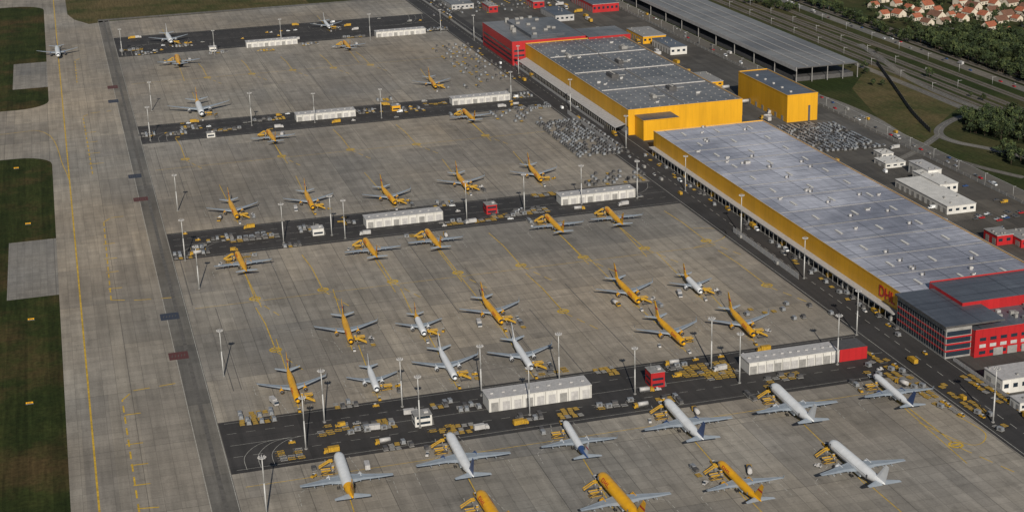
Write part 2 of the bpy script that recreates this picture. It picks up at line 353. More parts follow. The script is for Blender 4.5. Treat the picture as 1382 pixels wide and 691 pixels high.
# ---------------------------------------------------------------- airliners
LEN={'757':47.3,'A300':53.5,'767':55,'737':35,'A330':61}
def airliner(name,L,Rr,span,finh,body,tail,fin,eng,rc,winglets,wide=False,stripe=True,letters=False,belly=None):
    mb=MB(); zc=Rr+ (2.3 if wide else 1.9); NS=18
    prof=[(0,.03,-.28),(.008,.24,-.25),(.025,.5,-.17),(.05,.76,-.08),(.085,.94,-.02),(.13,1,0),(.3,1,0),(.45,1,0),(.62,1,0),(.72,.94,.05),(.82,.74,.2),(.91,.46,.42),(.97,.22,.56),(1,.07,.62)]
    rings=[]
    for s_,r_,dz in prof:
        y=L/2-s_*L; rings.append([(math.sin(2*math.pi*j/NS)*Rr*r_, y, zc+dz*Rr+math.cos(2*math.pi*j/NS)*Rr*r_) for j in range(NS)])
    def kf(i,j):
        ang=abs(((j+.5)/NS*360+180)%360-180)
        if i==2 and ang<75: return 'glass'
        if i>=9: return tail
        return body
    mb.loft(rings,kf)
    mb.box(-Rr*.8,Rr*.8,-L*.14,L*.1,zc-Rr*1.12,zc-Rr*.5,'wing')
    hs=span/2; sw=math.tan(math.radians(27)); 
    def foil(x,yle,ch,z,th=.11,axis='x'):
        pr=[(0,0),(.06,.32),(.3,.55),(.7,.3),(1,0),(.7,-.12),(.3,-.4),(.06,-.28)]
        out=[]
        for c,t in pr:
            if axis=='x': out.append((x,yle-c*ch,z+t*th*ch))
            else: out.append((t*th*ch,yle-c*ch,z))
        return out
    rootc=rc; yr=L*.105
    def wk(i,j):
        if j in (0,7): return 'metal' if i>0 else 'wing'
        if j==2: return 'wingd'
        return 'wing'
    for sg in (1,-1):
        st=[(Rr*.5,rootc,0),(hs*.34,rootc*.62,1),(hs*.7,rootc*.40,2),(hs*.985,rootc*.22,3)]
        rr=[]
        for x,ch,i in st:
            yle=yr-(x-Rr*.5)*sw; z=zc-Rr*.55+(x-Rr*.5)*.095+ (x/hs)**3*.5
            rr.append(foil(sg*x,yle,ch,z,.12-.01*i))
        if winglets:
            x=hs; yle=yr-(x-Rr*.5)*sw-.6; z=zc-Rr*.55+x*.095
            rr.append(foil(sg*(x+.15),yle-.9,rootc*.17,z+.9,.07)); rr.append(foil(sg*(x+.45),yle-2.0,rootc*.09,z+2.7,.06))
        mb.loft(rr,wk,sm=False)
        for fx in (.3,.5,.68):
            x=hs*fx; ch=rootc*(.62-.55*(fx-.34)); yt=yr-(x-Rr*.5)*sw-ch
            mb.cyl((sg*x,yt+1.4,zc-Rr*.7+x*.085),(sg*x,yt-1.0,zc-Rr*.68+x*.085),.32,.08,6,'wing')
        ex=hs*.335; er=1.05+ (0.35 if wide else .1); ey=yr-(ex-Rr*.5)*sw+ (2.6 if wide else 2.2); ez=zc-Rr*.55+ex*.085-er*1.15
        EN=14
        er_=[]
        for dy,rr_ in ((0,.86),(-.25,.98),(-1.2,1.06),(-2.8,1.0),(-4.2,.72),(-4.25,.5),(-5.2,.3)):
            er_.append([(sg*ex+math.sin(2*math.pi*j/EN)*er*rr_,ey+dy,ez+math.cos(2*math.pi*j/EN)*er*rr_) for j in range(EN)])
        mb.loft(er_,lambda i,j:'metal' if i in (0,5) else ('dark' if i==4 else eng),cap=False)
        mb.cyl((sg*ex,ey-.5,ez),(sg*ex,ey-.6,ez),er*.93,er*.93,EN,'dark')
        mb.cyl((sg*ex,ey-.0,ez),(sg*ex,ey-.55,ez),.05,er*.3,8,'lgrey')
        mb.box(sg*ex-.18,sg*ex+.18,ey-5.2,ey-1.0,ez+er*.6,ez+er*1.5,eng)
        ty=-L*.375; ths=span*.185
        mb.loft([foil(sg*Rr*.2,ty,rootc*.55,zc+Rr*.35,.09),foil(sg*ths,ty-ths*.62,rootc*.2,zc+Rr*.35+ths*.09,.08)],lambda i,j:'wing',sm=False)
        gx=Rr*1.1 if not wide else Rr*1.35
        for dy in (-.7,.7):
            for dx in (-.45,.45):
                mb.cyl((sg*gx+dx-.18,-L*.045+dy,.58),(sg*gx+dx+.18,-L*.045+dy,.58),.58,.58,10,'dark')
        mb.cyl((sg*gx,-L*.045,.5),(sg*gx,-L*.045,zc-Rr*.5),.16,.2,6,'metal')
    for dx in (-.28,.28): mb.cyl((dx-.12,L*.375,.42),(dx+.12,L*.375,.42),.42,.42,10,'dark')
    mb.cyl((0,L*.375,.4),(0,L*.375,zc-Rr*.7),.12,.14,6,'metal')
    z0=zc+Rr*.55; fy=-L*.335; fch=rootc*.82; FL=[]
    hh=finh-z0
    for t in (0,.12,.35,.5,.62,1):
        ch=fch*(1-.62*t); yle=fy-hh*t*.85
        if t==0: ch=fch*1.35; yle=fy+fch*.33
        FL.append(foil(0,yle,ch,z0+hh*t,.09,'z'))
    mb.loft(FL,lambda i,j:('red' if (stripe and i==3) else fin),sm=False)
    for sg in (1,-1):
        for yy in (L*.40,-L*.27):
            t0=math.radians(62); t1=math.radians(100)
            pts=[(sg*math.sin(t)*Rr*1.006,yy+dy,zc+math.cos(t)*Rr*1.006) for t,dy in ((t0,-.5),(t0,.5),(t1,.5),(t1,-.5))]
            mb.poly(pts,'dgrey' if body!='yel' else 'wingd')
        if body=='whi' and fin!='yel': # cabin window row
            for i in range(int(L*.62/1.1)):
                yy=L*.34-i*1.1; t0=math.radians(74); t1=math.radians(81)
                mb.poly([(sg*math.sin(t)*Rr*1.004,yy+dy,zc+math.cos(t)*Rr*1.004) for t,dy in ((t0,-.2),(t0,.2),(t1,.2),(t1,-.2))],'glass')
        if letters:
            W_=9.0; B_=L*.33
            T=lambda v:math.radians(78-v*42)
            for u0,u1,v0,v1 in ((0,.7,0,1),(.7,2.0,0,.2),(.7,2.0,.8,1),(2.0,2.6,.1,.9),(3.2,3.9,0,1),(5.0,5.7,0,1),(3.9,5.0,.4,.6),(6.4,7.1,0,1),(7.1,8.6,0,.2)):
                for q in range(3):
                    va=v0+(v1-v0)*q/3; vb=v0+(v1-v0)*(q+1)/3
                    mb.poly([(sg*math.sin(T(vv))*Rr*1.012,B_-(uu if sg==-1 else W_-uu),zc+math.cos(T(vv))*Rr*1.012) for uu,vv in ((u0,va),(u1,va),(u1,vb),(u0,vb))],'red')
    return mb.mesh(name)
PL={}
def getpl(typ,liv):
    if (typ,liv) in PL: return PL[(typ,liv)]
    d={'757':dict(L=47.3,Rr=1.95,span=38.6,finh=13.6,rc=8.6,winglets=True),
       'A300':dict(L=53.5,Rr=2.8,span=45.5,finh=16.5,rc=10.8,winglets=False,wide=True),
       '767':dict(L=55,Rr=2.55,span=48,finh=16,rc=10.6,winglets=False,wide=True),
       '737':dict(L=35,Rr=1.9,span=29,finh=11.2,rc=7,winglets=False),
       'A330':dict(L=61,Rr=2.85,span=58,finh=17.4,rc=12,winglets=True,wide=True)}[typ]
    l={'yel':dict(body='yel',tail='yel',fin='yel',eng='yel',stripe=True,letters=True),
       'whi':dict(body='whi',tail='whi',fin='whi',eng='whi',stripe=False),
       'why':dict(body='whi',tail='yel',fin='yel',eng='whi',stripe=True),
       'whb':dict(body='whi',tail='whi',fin='blue',eng='blue',stripe=False),
       'wbb':dict(body='whi',tail='blue',fin='whi',eng='whi',stripe=True)}[liv]
    PL[(typ,liv)]=airliner("airliner",**d,**l); return PL[(typ,liv)]
planes=[]
def plane(nose,tail,typ,liv):
    zc=4.2 if typ in('757','737') else 5.0
    p=G(*nose,zc); q=G(*tail,zc+1.5); c=(p+q)/2; d=p-q
    rot=math.atan2(d.y,d.x)-math.pi/2
    put(getpl(typ,liv),"airliner",(c.x,c.y,.05),rot)
    planes.append((c.x,c.y,rot,typ,d.length))
for a_ in [((457,615),(475,668),'A300','why'),((607,587),(637,639),'767','whb'),((762,568),(793,615),'757','wbb'),((900,541),(947,590),'767','whb'),((1043,520),(1097,568),'A300','whi'),((1178,503),(1234,548),'757','whb'),
  ((650,669),(686,722),'A300','yel'),((812,642),(865,698),'A300','yel'),((970,621),(1027,674),'757','yel'),((1122,597),(1192,652),'A300','whi'),
  ((403,543),(387,492),'757','yel'),((510,528),(496,488),'737','whi'),((616,512),(591,464),'757','whi'),((718,497),(691,453),'757','whi'),((475,464),(461,418),'757','yel'),((573,450),(560,420),'737','why'),((680,437),(648,395),'757','yel'),
  ((867,411),(826,368),'757','yel'),((952,399),(918,362),'737','why'),((928,467),(881,420),'757','yel'),((1022,456),(980,408),'757','yel'),
  ((318,337),(334,367),'757','yel'),((491,320),(510,347),'757','yel'),((574,308),(596,334),'757','yel'),((734,287),(763,314),'757','yel'),((815,277),(843,304),'757','yel'),
  ((323,298),(306,262),'757','yel'),((425,285),(409,250),'757','yel'),((536,276),(512,247),'757','yel'),((637,261),(611,225),'757','yel'),((737,250),(707,213),'757','yel'),
  ((360,174),(373,191),'757','yel'),((622,145),(644,164),'757','yel'),((274,158),(264,130),'A330','why'),((592,122),(575,97),'757','yel'),
  ((237,72),(244,90),'A300','yel'),((461,52),(476,68),'757','yel'),((233,60),(223,41),'A300','whi'),((448,41),(434,23),'757','whi'),((79,77),(76,60),'A300','whb')]:
    plane(*a_)
for (x,y,r,typ,L) in planes[:-1]:
    Mx=TR(x,y,0,r); Lp=LEN[typ]
    P=lambda u,v:(Mx@Vector((u,v,0)))
    strip_into(mk,[P(0,Lp*.5+3),P(0,-Lp*.5-58)],.5,.054,'yline')
    for v in (.30,.36,.42): strip_into(mk,[P(-2.2,Lp*v),P(2.2,Lp*v)],.5,.058,'yline')
    for s in (1,-1): strip_into(mk,[P(s*6,Lp*.5+5),P(s*9,Lp*.22),P(s*(Lp*.43),-2),P(s*(Lp*.43),-Lp*.3)],.3,.053,'wline',dash=(3,2))
mk.obj("pavement_markings")

# ---------------------------------------------------------------- ground equipment templates
def wheel(mb,x,y,r=.4,w=.3): mb.cyl((x-w/2,y,r),(x+w/2,y,r),r,r,10,'dark')
def t_loader():
    mb=MB()
    for x in (-1.6,1.6):
        for y in (-3.6,3.4): wheel(mb,x,y,.45,.35)
    mb.box(-1.5,1.5,-4.4,4.2,.5,.9,'yelg','dgrey'); mb.box(-1.4,1.4,-4.2,1.6,2.9,3.15,'yelg','grey')
    for s in (-1.4,1.4):
        for (y0,z0,y1,z1) in ((-4,.9,1,2.9),(1,.9,-4,2.9)):
            mb.cyl((s,y0,z0),(s,y1,z1),.14,.14,5,'yelg')
        mb.box(s-.05,s+.05,-4.2,1.6,3.15,3.8,'yelg')
    mb.box(-1.4,1.4,1.9,4.2,3.4,3.6,'yelg','grey'); mb.box(-1.4,-.3,2.6,4.0,3.6,5.0,'yelg','whip')
    mb.cyl((1.2,3,.9),(1.2,3,3.4),.15,.15,6,'metal'); mb.cyl((-1.2,3,.9),(-1.2,3,3.4),.15,.15,6,'metal')
    return mb
def t_stairs():
    mb=MB()
    for x in (-1,1):
        for y in (-3.5,2.5): wheel(mb,x,y,.35,.25)
    mb.box(-1.0,1.0,-4.0,3.0,.4,.7,'dgrey')
    for i in range(12): mb.box(-.8,.8,-4+i*.5,-3.5+i*.5,.8+i*.27,1.05+i*.27,'yelg','grey')
    mb.box(-1,1,2,4.2,4.0,4.2,'yelg','grey')
    for s in (-.95,.95):
        mb.poly([(s,-4.1,1.0),(s,2,4.2),(s,2,5.0),(s,-4.1,1.7)],'yelg'); mb.box(s-.04,s+.04,2,4.2,4.2,5.2,'yelg'); mb.cyl((s,2.8,.8),(s,2.8,4),.1,.1,5,'metal')
    return mb
def t_tug(k='yelg'):
    mb=MB()
    for x in (-.75,.75):
        for y in (-1,1.1): wheel(mb,x,y,.38,.3)
    mb.box(-.8,.8,-1.7,1.8,.4,.95,k); mb.box(-.7,.7,.5,1.7,.951,1.25,k)
    mb.prism(-.7,.7,[(-1.1,.952),(.4,.952),(.2,1.9),(-1.0,1.9)],k,[k,'glass','whip','glass'])
    return mb
def t_dolly(k='yeld'):
    mb=MB()
    for x in (-1,1):
        for y in (-1.3,1.3): wheel(mb,x,y,.25,.2)
    mb.box(-1.1,1.1,-1.65,1.65,.42,.56,'dgrey')
    for x in (-1.2,1.2): mb.box(x-.09,x+.09,-1.75,1.75,.5,.72,k)
    for y in (-1.6,-.8,0,.8,1.6): mb.box(-1.1,1.1,y-.12,y+.12,.57,.68,k)
    mb.cyl((0,1.7,.5),(0,3,.3),.06,.06,5,k); return mb
def t_uld(k):
    mb=MB(); mb.prism(-1,1,[(-1.55,.62),(1.0,.62),(1.6,1.1),(1.6,2.2),(-1.55,2.2)],k)
    mb.box(-1.03,1.03,-1.6,1.5,.5,.619,'metal'); mb.box(-1.02,-1.003,-.9,.6,.75,2.05,'dgrey'); return mb
def t_uld_d(k):
    mb=t_dolly('grey'); mb.add(t_uld(k),TR(0,0,.22)); return mb
def t_truck(cab='whip',boxk='whip'):
    mb=MB()
    for x in (-1.05,1.05):
        for y in (-3.2,-2.2,2.4): wheel(mb,x,y,.5,.35)
    mb.box(-.9,.9,-4,3.6,.6,.9,'dgrey'); mb.box(-1.25,1.25,-4.2,1.5,.95,3.4,boxk)
    mb.prism(-1.2,1.2,[(1.7,.6),(3.9,.6),(3.9,1.5),(3.5,2.6),(1.7,2.7)],cab,[cab,cab,'glass',cab,cab]); return mb
def t_car(k):
    mb=MB()
    for x in (-.78,.78):
        for y in (-1.35,1.35): wheel(mb,x,y,.32,.22)
    mb.prism(-.88,.88,[(-2.15,.3),(2.15,.3),(2.2,.65),(1.9,.82),(.9,.95),(-1.9,.98),(-2.15,.8)],k)
    mb.prism(-.78,.78,[(-1.9,.96),(.95,.93),(.25,1.42),(-1.2,1.44)],k,[k,'glass',k,'glass'])
    for s in (-.79,.79): mb.poly([(s,-1.65,1.0),(s,.75,.98),(s,.2,1.36),(s,-1.15,1.37)],'glass')
    return mb
def t_van(k):
    mb=MB()
    for x in (-.9,.9):
        for y in (-1.7,1.6): wheel(mb,x,y,.36,.25)
    mb.prism(-.98,.98,[(-2.7,.35),(2.6,.35),(2.65,1.0),(2.0,1.3),(1.3,2.3),(-2.6,2.4),(-2.7,2.2)],k,[k,k,k,'glass',k,k,k]); 
    for s in (-.99,.99): mb.poly([(s,.4,1.3),(s,1.75,1.3),(s,1.25,2.0),(s,.4,2.0)],'glass')
    return mb
def t_tank():
    mb2=MB()
    for x in (-1.05,1.05):
        for y in (-3.2,-2.2,2.4): wheel(mb2,x,y,.5,.35)
    mb2.box(-.9,.9,-4.2,3.6,.61,1,'dgrey'); mb2.cyl((0,-4.2,2.1),(0,1.4,2.1),1.15,1.15,12,'lgrey')
    mb2.prism(-1.2,1.2,[(1.7,.6),(3.9,.6),(3.9,1.5),(3.5,2.6),(1.7,2.7)],'yelg',['yelg','yelg','glass','yelg','yelg']); return mb2
DO=t_dolly(); UD=t_uld_d('uld'); UD2=t_uld_d('dgrey')
me_lo=t_loader().mesh("cargo_loader"); me_st=t_stairs().mesh("boarding_stairs"); me_tu=t_tug().mesh("baggage_tug"); me_tuw=t_tug('lgrey').mesh("baggage_tug"); me_do=DO.mesh("cargo_dolly")
me_dg=t_dolly('grey').mesh("cargo_dolly")
me_ud=UD.mesh("container_dolly"); me_udd=UD2.mesh("container_dolly"); me_tr=t_truck('lgrey','lgrey').mesh("box_truck"); me_try=t_truck('yelg','yelg').mesh("box_truck"); me_ta=t_tank().mesh("fuel_truck")
cars=[t_car(k).mesh("parked_car") for k in ('silver','whi','dgrey','grey','blue','red','silver','dgrey')]
vans=[t_van(k).mesh("delivery_van") for k in ('yelg','whi','grey')]
def drop(me,p,r,sc=1): put(me,me.name.split('.')[0],p,r,sc)
occ=[]
for (x,y,r,typ,L) in planes[:-1]:
    Lp=LEN[typ]; Rr=2 if typ in('757','737') else 2.8
    Mx=TR(x,y,.06,r)
    def at(lx,ly,me,rr,sc=1):
        p=Mx@Vector((lx,ly,0)); drop(me,p,r+rr,sc); occ.append((p.x,p.y,3))
    at(-Rr-3.9,Lp*.27,me_lo,-math.pi/2,.8)
    if R()<.75: at(-Rr-4.2,Lp*.40,me_st,-math.pi/2,.85)
    if R()<.6: at(-Rr-11,Lp*.24+U(-2,2),random.choice((me_tu,me_tuw)),U(0,6))
    for i in range(random.randint(0,3)): at(-Rr-10-U(0,1),Lp*.27+6+i*4.0,random.choice((me_do,me_ud,me_udd)),.1)
    if R()<.4: at(Rr+10,Lp*.3,random.choice((me_ta,me_tr,me_tuw)),U(-.4,.4))
    at(U(-1,1),Lp*.5+5,random.choice((me_tu,me_tuw)),0)

# ---------------------------------------------------------------- stand buildings in the service bands
excl=[]
def bobj(mb,nm,par): 
    return put(mb.mesh(nm),nm,(-par.location.x,-par.location.y,0),parent=par)
def shed(pl_,pr_,h,d,redright=0,name="white_equipment_shed"):
    A=G(*pl_);B=G(*pr_); x0,x1,y0=A.x,B.x,(A.y+B.y)/2; y1=y0+d
    e=empty(name,((x0+x1)/2,(y0+y1)/2,0)); mb=MB(); xs=x1-(x1-x0)*redright
    mb.box(x0,xs,y0,y1,.05,h,'cladw','lgrey')
    if redright: mb.box(xs+.02,x1,y0-.3,y1+.3,.05,h+.4,'cladr','dgrey')
    mb.box(x0-.4,xs,y0-.5,y1+.5,h+.002,h+.35,'whip','lgrey')
    bobj(mb,"walls",e)
    m2=MB(); nb=max(3,int((x1-x0)/6)); xe=xs
    for i in range(nb):
        xx=x0+(xe-x0)*(i+.5)/nb
        m2.box(xx-2.0,xx+2.0,y0-.12,y0-.02,.1,h*.7,'lgrey'if i%3 else 'grey')
        m2.box(xx+2.55,xx+2.75,y0-.3,y0-.002,.1,h-.01,'grey')
        m2.box(xx-.8,xx+.8,(y0+y1)/2-.8,(y0+y1)/2+.8,h+.352,h+.9,'lgrey')
    bobj(m2,"doors",e)
    excl.append((x0-3,x1+3,y0-6,y1+3))
for s in [((660,556),(799,537),7.5,13,0),((1009,504),(1172,485),7,13,.24),((495,309),(598,297),6.5,12,0),((758,278),(857,266),6.5,12,0),((400,164),(481,158),6,12,0),((610,142),(690,136),6,12,0),((333,65),(402,60),6,12,0),((508,51),(575,46),6,12,0)]:
    shed(*s)
def hut(px,py,w,d,h,k,rk):
    c=G(px,py); mb=MB(); x,y=c.x,c.y
    mb.box(x-w/2,x+w/2,y,y+d,.05,h,k,rk); mb.box(x-w/2-.3,x+w/2+.3,y-.3,y+d+.3,h+.002,h+.25,'grey',rk)
    for zz in (1.2,4.4):
        if zz+1.5<h: mb.box(x-w*.4,x+w*.4,y-.06,y-.01,zz,zz+1.4,'glass'); mb.box(x-w/2-.06,x-w/2-.01,y+d*.15,y+d*.85,zz,zz+1.4,'glass')
    mb.box(x+w*.1,x+w*.35,y+d*.3,y+d*.6,h+.25,h+1.2,'lgrey'); mb.cyl((x-w*.3,y+d*.5,h),(x-w*.3,y+d*.5,h+4),.07,.05,5,'pole')
    for i in range(8): mb.box(x+w/2+.1,x+w/2+1.1,y+i*.6,y+.5+i*.6,.3+i*.42,.5+i*.42,'grey')
    mb.obj("stand_office"); excl.append((x-w/2-2,x+w/2+2,y-3,y+d+2))
for q in ((888,523,8,9,9,'cladr','grey'),(664,289,8,9,7,'cladr','grey'),(572,575,9,8,6,'cladw','grey'),(430,318,8,8,5,'cladw','lgrey'),(535,150,8,8,5,'clad','grey'),(288,70,8,8,5,'cladw','lgrey'),(285,186,7,7,4,'cladw','grey')):
    hut(*q)

# ---------------------------------------------------------------- floodlight masts
def t_mast(h):
    mb=MB(); mb.cyl((0,0,0),(0,0,h*.55),.46,.36,10,'pole'); mb.cyl((0,0,h*.55),(0,0,h),.36,.22,10,'pole')
    mb.cyl((0,0,0),(0,0,.5),.9,.9,10,'grey')
    mb.cyl((0,0,h-.6),(0,0,h-.4),1.5,1.5,12,'pole')
    for i in range(8):
        t=i*math.pi/4; c,s=math.cos(t),math.sin(t)
        mb.box(-.35,.35,-.2,.2,-.35,.35,'lgrey',M4=Matrix.Translation((1.6*c,1.6*s,h-.1))@Matrix.Rotation(t,4,'Z'))
    mb.cyl((0,0,h),(0,0,h+1.5),.05,.03,5,'pole'); return mb.mesh("floodlight_mast")
mm=t_mast(29)
for px,py in ((543,549),(413,606),(567,577),(650,534),(857,532),(755,518),(715,560),(960,497),(998,517),(1130,492),(1156,452),(438,570),(360,694),(302,508),(269,390),(383,328),(448,318),(466,322),(630,297),(708,288),(785,276),(860,268),(250,352),(240,285),(425,166),(340,170),(515,160),(690,137),(203,190),(205,150),(165,75),(290,75),(380,60),(500,55),(595,45),(1085,376),(1000,318),(925,258),(845,200),(770,150),(700,100),(640,55),(1340,570)):
    c=G(px,py); put(mm,"floodlight_mast",(c.x,c.y,.05),U(0,3),U(.92,1.05)); occ.append((c.x,c.y,3))

# ---------------------------------------------------------------- equipment parked on the bands
def free(x,y,r=3):
    for (a_,b_,c_,d_) in excl:
        if a_<x<b_ and c_<y<d_: return False
    for (ox,oy,orr) in occ:
        if abs(ox-x)<orr and abs(oy-y)<orr: return False
    return True
def cluster(cx,cy,nx,ny,mes,sx=3.3,sy=4.2,rot=0,prob=.74):
    c=G(cx,cy)
    if rot: sx,sy=4.4,3.2
    for i in range(nx):
        for j in range(ny):
            if R()>prob: continue
            x=c.x+(i-nx/2)*sx+U(-.35,.35); y=c.y+(j-ny/2)*sy+U(-.5,.5)
            if not free(x,y): continue
            drop(random.choice(mes),(x,y,.06),rot+U(-.12,.12)); occ.append((x,y,1.6))
E=[me_do,me_ud,me_udd,me_dg]; D=[me_do,me_do,me_dg]
cl=[(455,578,4,4,D),(505,576,6,3,E),(398,612,3,4,D),(350,562,6,4,[me_ud,me_do]),(620,578,6,3,D),(600,577,3,4,D),(540,600,5,2,E),(770,556,4,3,D),(715,562,5,2,E),(835,545,5,2,E),(955,497,7,5,D),(980,505,5,3,D),(905,540,4,3,E),(640,548,5,2,E),(600,545,4,2,E),(525,570,3,3,D),(925,495,4,3,E),(1060,508,5,3,E),(820,500,4,3,D),(470,545,4,2,E),(750,500,4,2,E),
 (300,322,6,3,E),(340,322,6,3,E),(365,318,4,4,E),(270,338,5,4,E),(420,308,5,4,E),(470,300,4,3,E),(620,300,6,3,E),(690,290,6,3,E),(720,285,6,4,E),(740,262,5,3,D),(650,298,6,2,D),(600,275,5,3,E),(560,318,5,2,E),(250,345,4,3,E),(330,345,5,3,E),(400,330,5,2,E),
 (200,182,5,4,E),(240,180,6,3,E),(260,172,6,4,E),(310,175,6,3,E),(350,163,6,3,E),(375,160,5,3,D),(500,150,7,4,E),(560,148,6,4,E),(590,140,5,3,D),(700,130,8,4,E),(720,145,8,5,E),(520,135,5,3,E),
 (200,72,8,4,E),(250,62,6,3,E),(300,72,6,3,E),(360,68,6,3,D),(420,60,6,3,E),(480,50,6,3,E),(180,68,6,3,E),(590,40,8,4,E)]
for c in cl: cluster(*c,rot=random.choice((0,math.pi/2)))
for (y0,y1) in bands:
    for i in range(34):
        x=U(XL+10,XR-10); y=y0+(y1-y0)*random.choice((.15,.4,.62,.88))+U(-2,2)
        if not free(x,y): continue
        me=random.choice((me_tu,me_tuw,me_tr,me_try,me_ta,me_do,random.choice(vans),me_tu,cars[3],cars[1]))
        drop(me,(x,y,.06),math.pi/2*random.choice((1,-1))+U(-.1,.1)); occ.append((x,y,4))
# yellow dolly park beside the airside road, parked in short rows
for i in range(700):
    t=R(); px=1170+t*180; py=486+t*92+U(-11,11)
    c=G(px,py); row=round(c.x/4.6); gx=row*4.6; gy=round(c.y/4.4)*4.4
    if (row*7)%11==0 or (round(c.y/4.4)+row//3)%6==0 or not free(gx,gy): continue
    drop(random.choice((me_do,me_do,me_do,me_dg,me_do,me_tu,me_ud)),(gx+U(-.3,.3),gy+U(-.4,.4),.06),U(-.12,.12)+.3); occ.append((gx,gy,2))
for i in range(90):
    px=U(1305,1385); t=(px-1310)/72; c=G(px,512+t*42+U(-7,7)); gx=round(c.x/4.6)*4.6; gy=round(c.y/4.4)*4.4
    if free(gx,gy): drop(random.choice((me_do,me_do,me_tu,me_dg)),(gx,gy,.06),.3); occ.append((gx,gy,2))
def contfield(name,px0,py0,px1,py1,mixk,sx=4.0,sy=5.2,prob=.8):
    A=G(px0,py0);B=G(px1,py1); mb=MB(); x=min(A.x,B.x)
    T=[UD if k==0 else UD2 if k==1 else DO for k in mixk]
    while x<max(A.x,B.x):
        y=min(A.y,B.y); run=R()<.92; gap=U(0,30)
        while y<max(A.y,B.y):
            if run and R()<prob and free(x,y) and (y+gap)%46>7: mb.add(random.choice(T),TR(x+U(-.2,.2),y+U(-.4,.4),.06,U(-.06,.06)))
            y+=sy
        x+=sx
    mb.obj(name)
contfield("cargo_containers",678,167,728,146,[0,0,1,2],6,8,.7)
contfield("cargo_containers",776,214,784,161,[1,0,1,0],4.2,5.5,.93)
contfield("cargo_containers",795,252,866,230,[0,1,1,2],5,7,.7)
contfield("cargo_containers",1010,440,1110,402,[0,0,1,2],6,8,.6)
contfield("cargo_containers",640,112,634,60,[0,1,2],7,9,.6)
contfield("cargo_containers",607,22,690,-6,[0,1,1,2],6,9,.5)
contfield("cargo_containers",630,120,660,112,[0,1,2],6,9,.3)
contfield("cargo_containers",1110,206,1098,168,[0,0,0,1],4.4,3.6,.93)
contfield("cargo_containers",1140,204,1126,168,[0,0,0,1],4.4,3.6,.93)

# ---------------------------------------------------------------- warehouses
def roofstuff(mb,x0,x1,y0,y1,z,nx,ny,sk='lgrey',vents=12):
    for i in range(nx):
        for j in range(ny):
            x=x0+(x1-x0)*(i+.5)/nx; y=y0+(y1-y0)*(j+.5)/ny
            mb.box(x-.6,x+.6,y-.6,y+.6,z+.02,z+.4,'grey',sk)
    for i in range(vents):
        x=U(x0+5,x1-5);y=U(y0+5,y1-5); w=U(.8,2.0)
        mb.box(x-w,x+w,y-w*.8,y+w*.8,z+.02,z+U(1.0,2.2),'lgrey','grey'); mb.cyl((x+w+.6,y,z),(x+w+.6,y,z+1.6),.35,.35,8,'metal')
def warehouse(x0,x1,y0,y1,h,roofk,name,nx,ny,canopy=True):
    e=empty(name,((x0+x1)/2,(y0+y1)/2,0))
    w=MB(); w.box(x0,x1,y0,y1,h*.34,h,'clad',roofk); w.box(x0+.5,x1-.5,y0+.5,y1-.5,.05,h*.34-.01,'lgrey'); w.box(x0+.2,x1-.2,y0-.05,y0+.49,.05,h*.34-.01,'clad')
    bobj(w,"walls",e)
    p=MB()
    for (a_,b_,c_,d_) in ((x0-.15,x0+.35,y0,y1),(x1-.35,x1+.15,y0,y1),(x0+.35,x1-.35,y0-.15,y0+.35),(x0+.35,x1-.35,y1-.35,y1+.15)):
        p.box(a_,b_,c_,d_,h-.3,h+.7,'clad','lgrey')
    bobj(p,"parapet",e)
    d=MB()
    if canopy:
        d.box(x0-5,x0-.02,y0+2,y1-2,h*.31,h*.34,'lgrey','lgrey')
        k=int((y1-y0)/7)
        for i in range(k):
            y=y0+4+(y1-y0-8)*(i+.5)/k
            d.box(x0+.38,x0+.45,y-2,y+2,.1,h*.24,'dgrey' if i%3 else 'grey'); d.box(x0-4.9,x0-4.7,y-3.5,y-3.3,.05,h*.31,'grey')
            if R()<.35: d.box(x0-4.0,x0-.5,y-1.2,y+1.2,.1,U(1.5,3.0),random.choice(('grey','yelg','grey','dgrey')))
    if d.v: bobj(d,"dock_canopy",e)
    r=MB(); roofstuff(r,x0,x1,y0,y1,h,nx,ny); bobj(r,"roof_vents",e)
    return e
h1=18
w1x1=(G(1020,158,h1).x+G(1382,354,h1).x)/2; w1y0=G(1222,436).y; w1y1=G(877,207).y
W1=warehouse(XW,w1x1,w1y0,w1y1,h1,'roof1',"cargo_warehouse",0,0)
rs=MB()
for i in range(11):
    y=w1y0+(w1y1-w1y0)*(i+1)/12; rs.box(XW+2,w1x1-2,y-.14,y+.14,h1+.02,h1+.3,'grey')
for i in range(12):
    for j in range(3):
        x=XW+(w1x1-XW)*(.2+.3*j); y=w1y0+(w1y1-w1y0)*(i+.5)/12; rs.box(x-.9,x+.9,y-4.5,y+4.5,h1+.02,h1+.5,'grey','whip')
for i in range(26):
    x=XW+(w1x1-XW)*random.choice((.28,.43,.72)); y=U(w1y0,w1y1); rs.box(x-.8,x+.8,y-.8,y+.8,h1+.3,h1+1.8,'lgrey'); rs.cyl((x+2,y,h1),(x+2,y,h1+2.2),.35,.35,8,'dgrey')
bobj(rs,"roof_skylights",W1)
h2=22
w2y0=G(848,183).y; w2y1=G(716,59,h2).y; w2x1=G(1003,135,h2).x
W2=warehouse(XW,w2x1,w2y0,w2y1,h2,'roof2',"sorting_hall",12,26,canopy=False)
rs=MB()
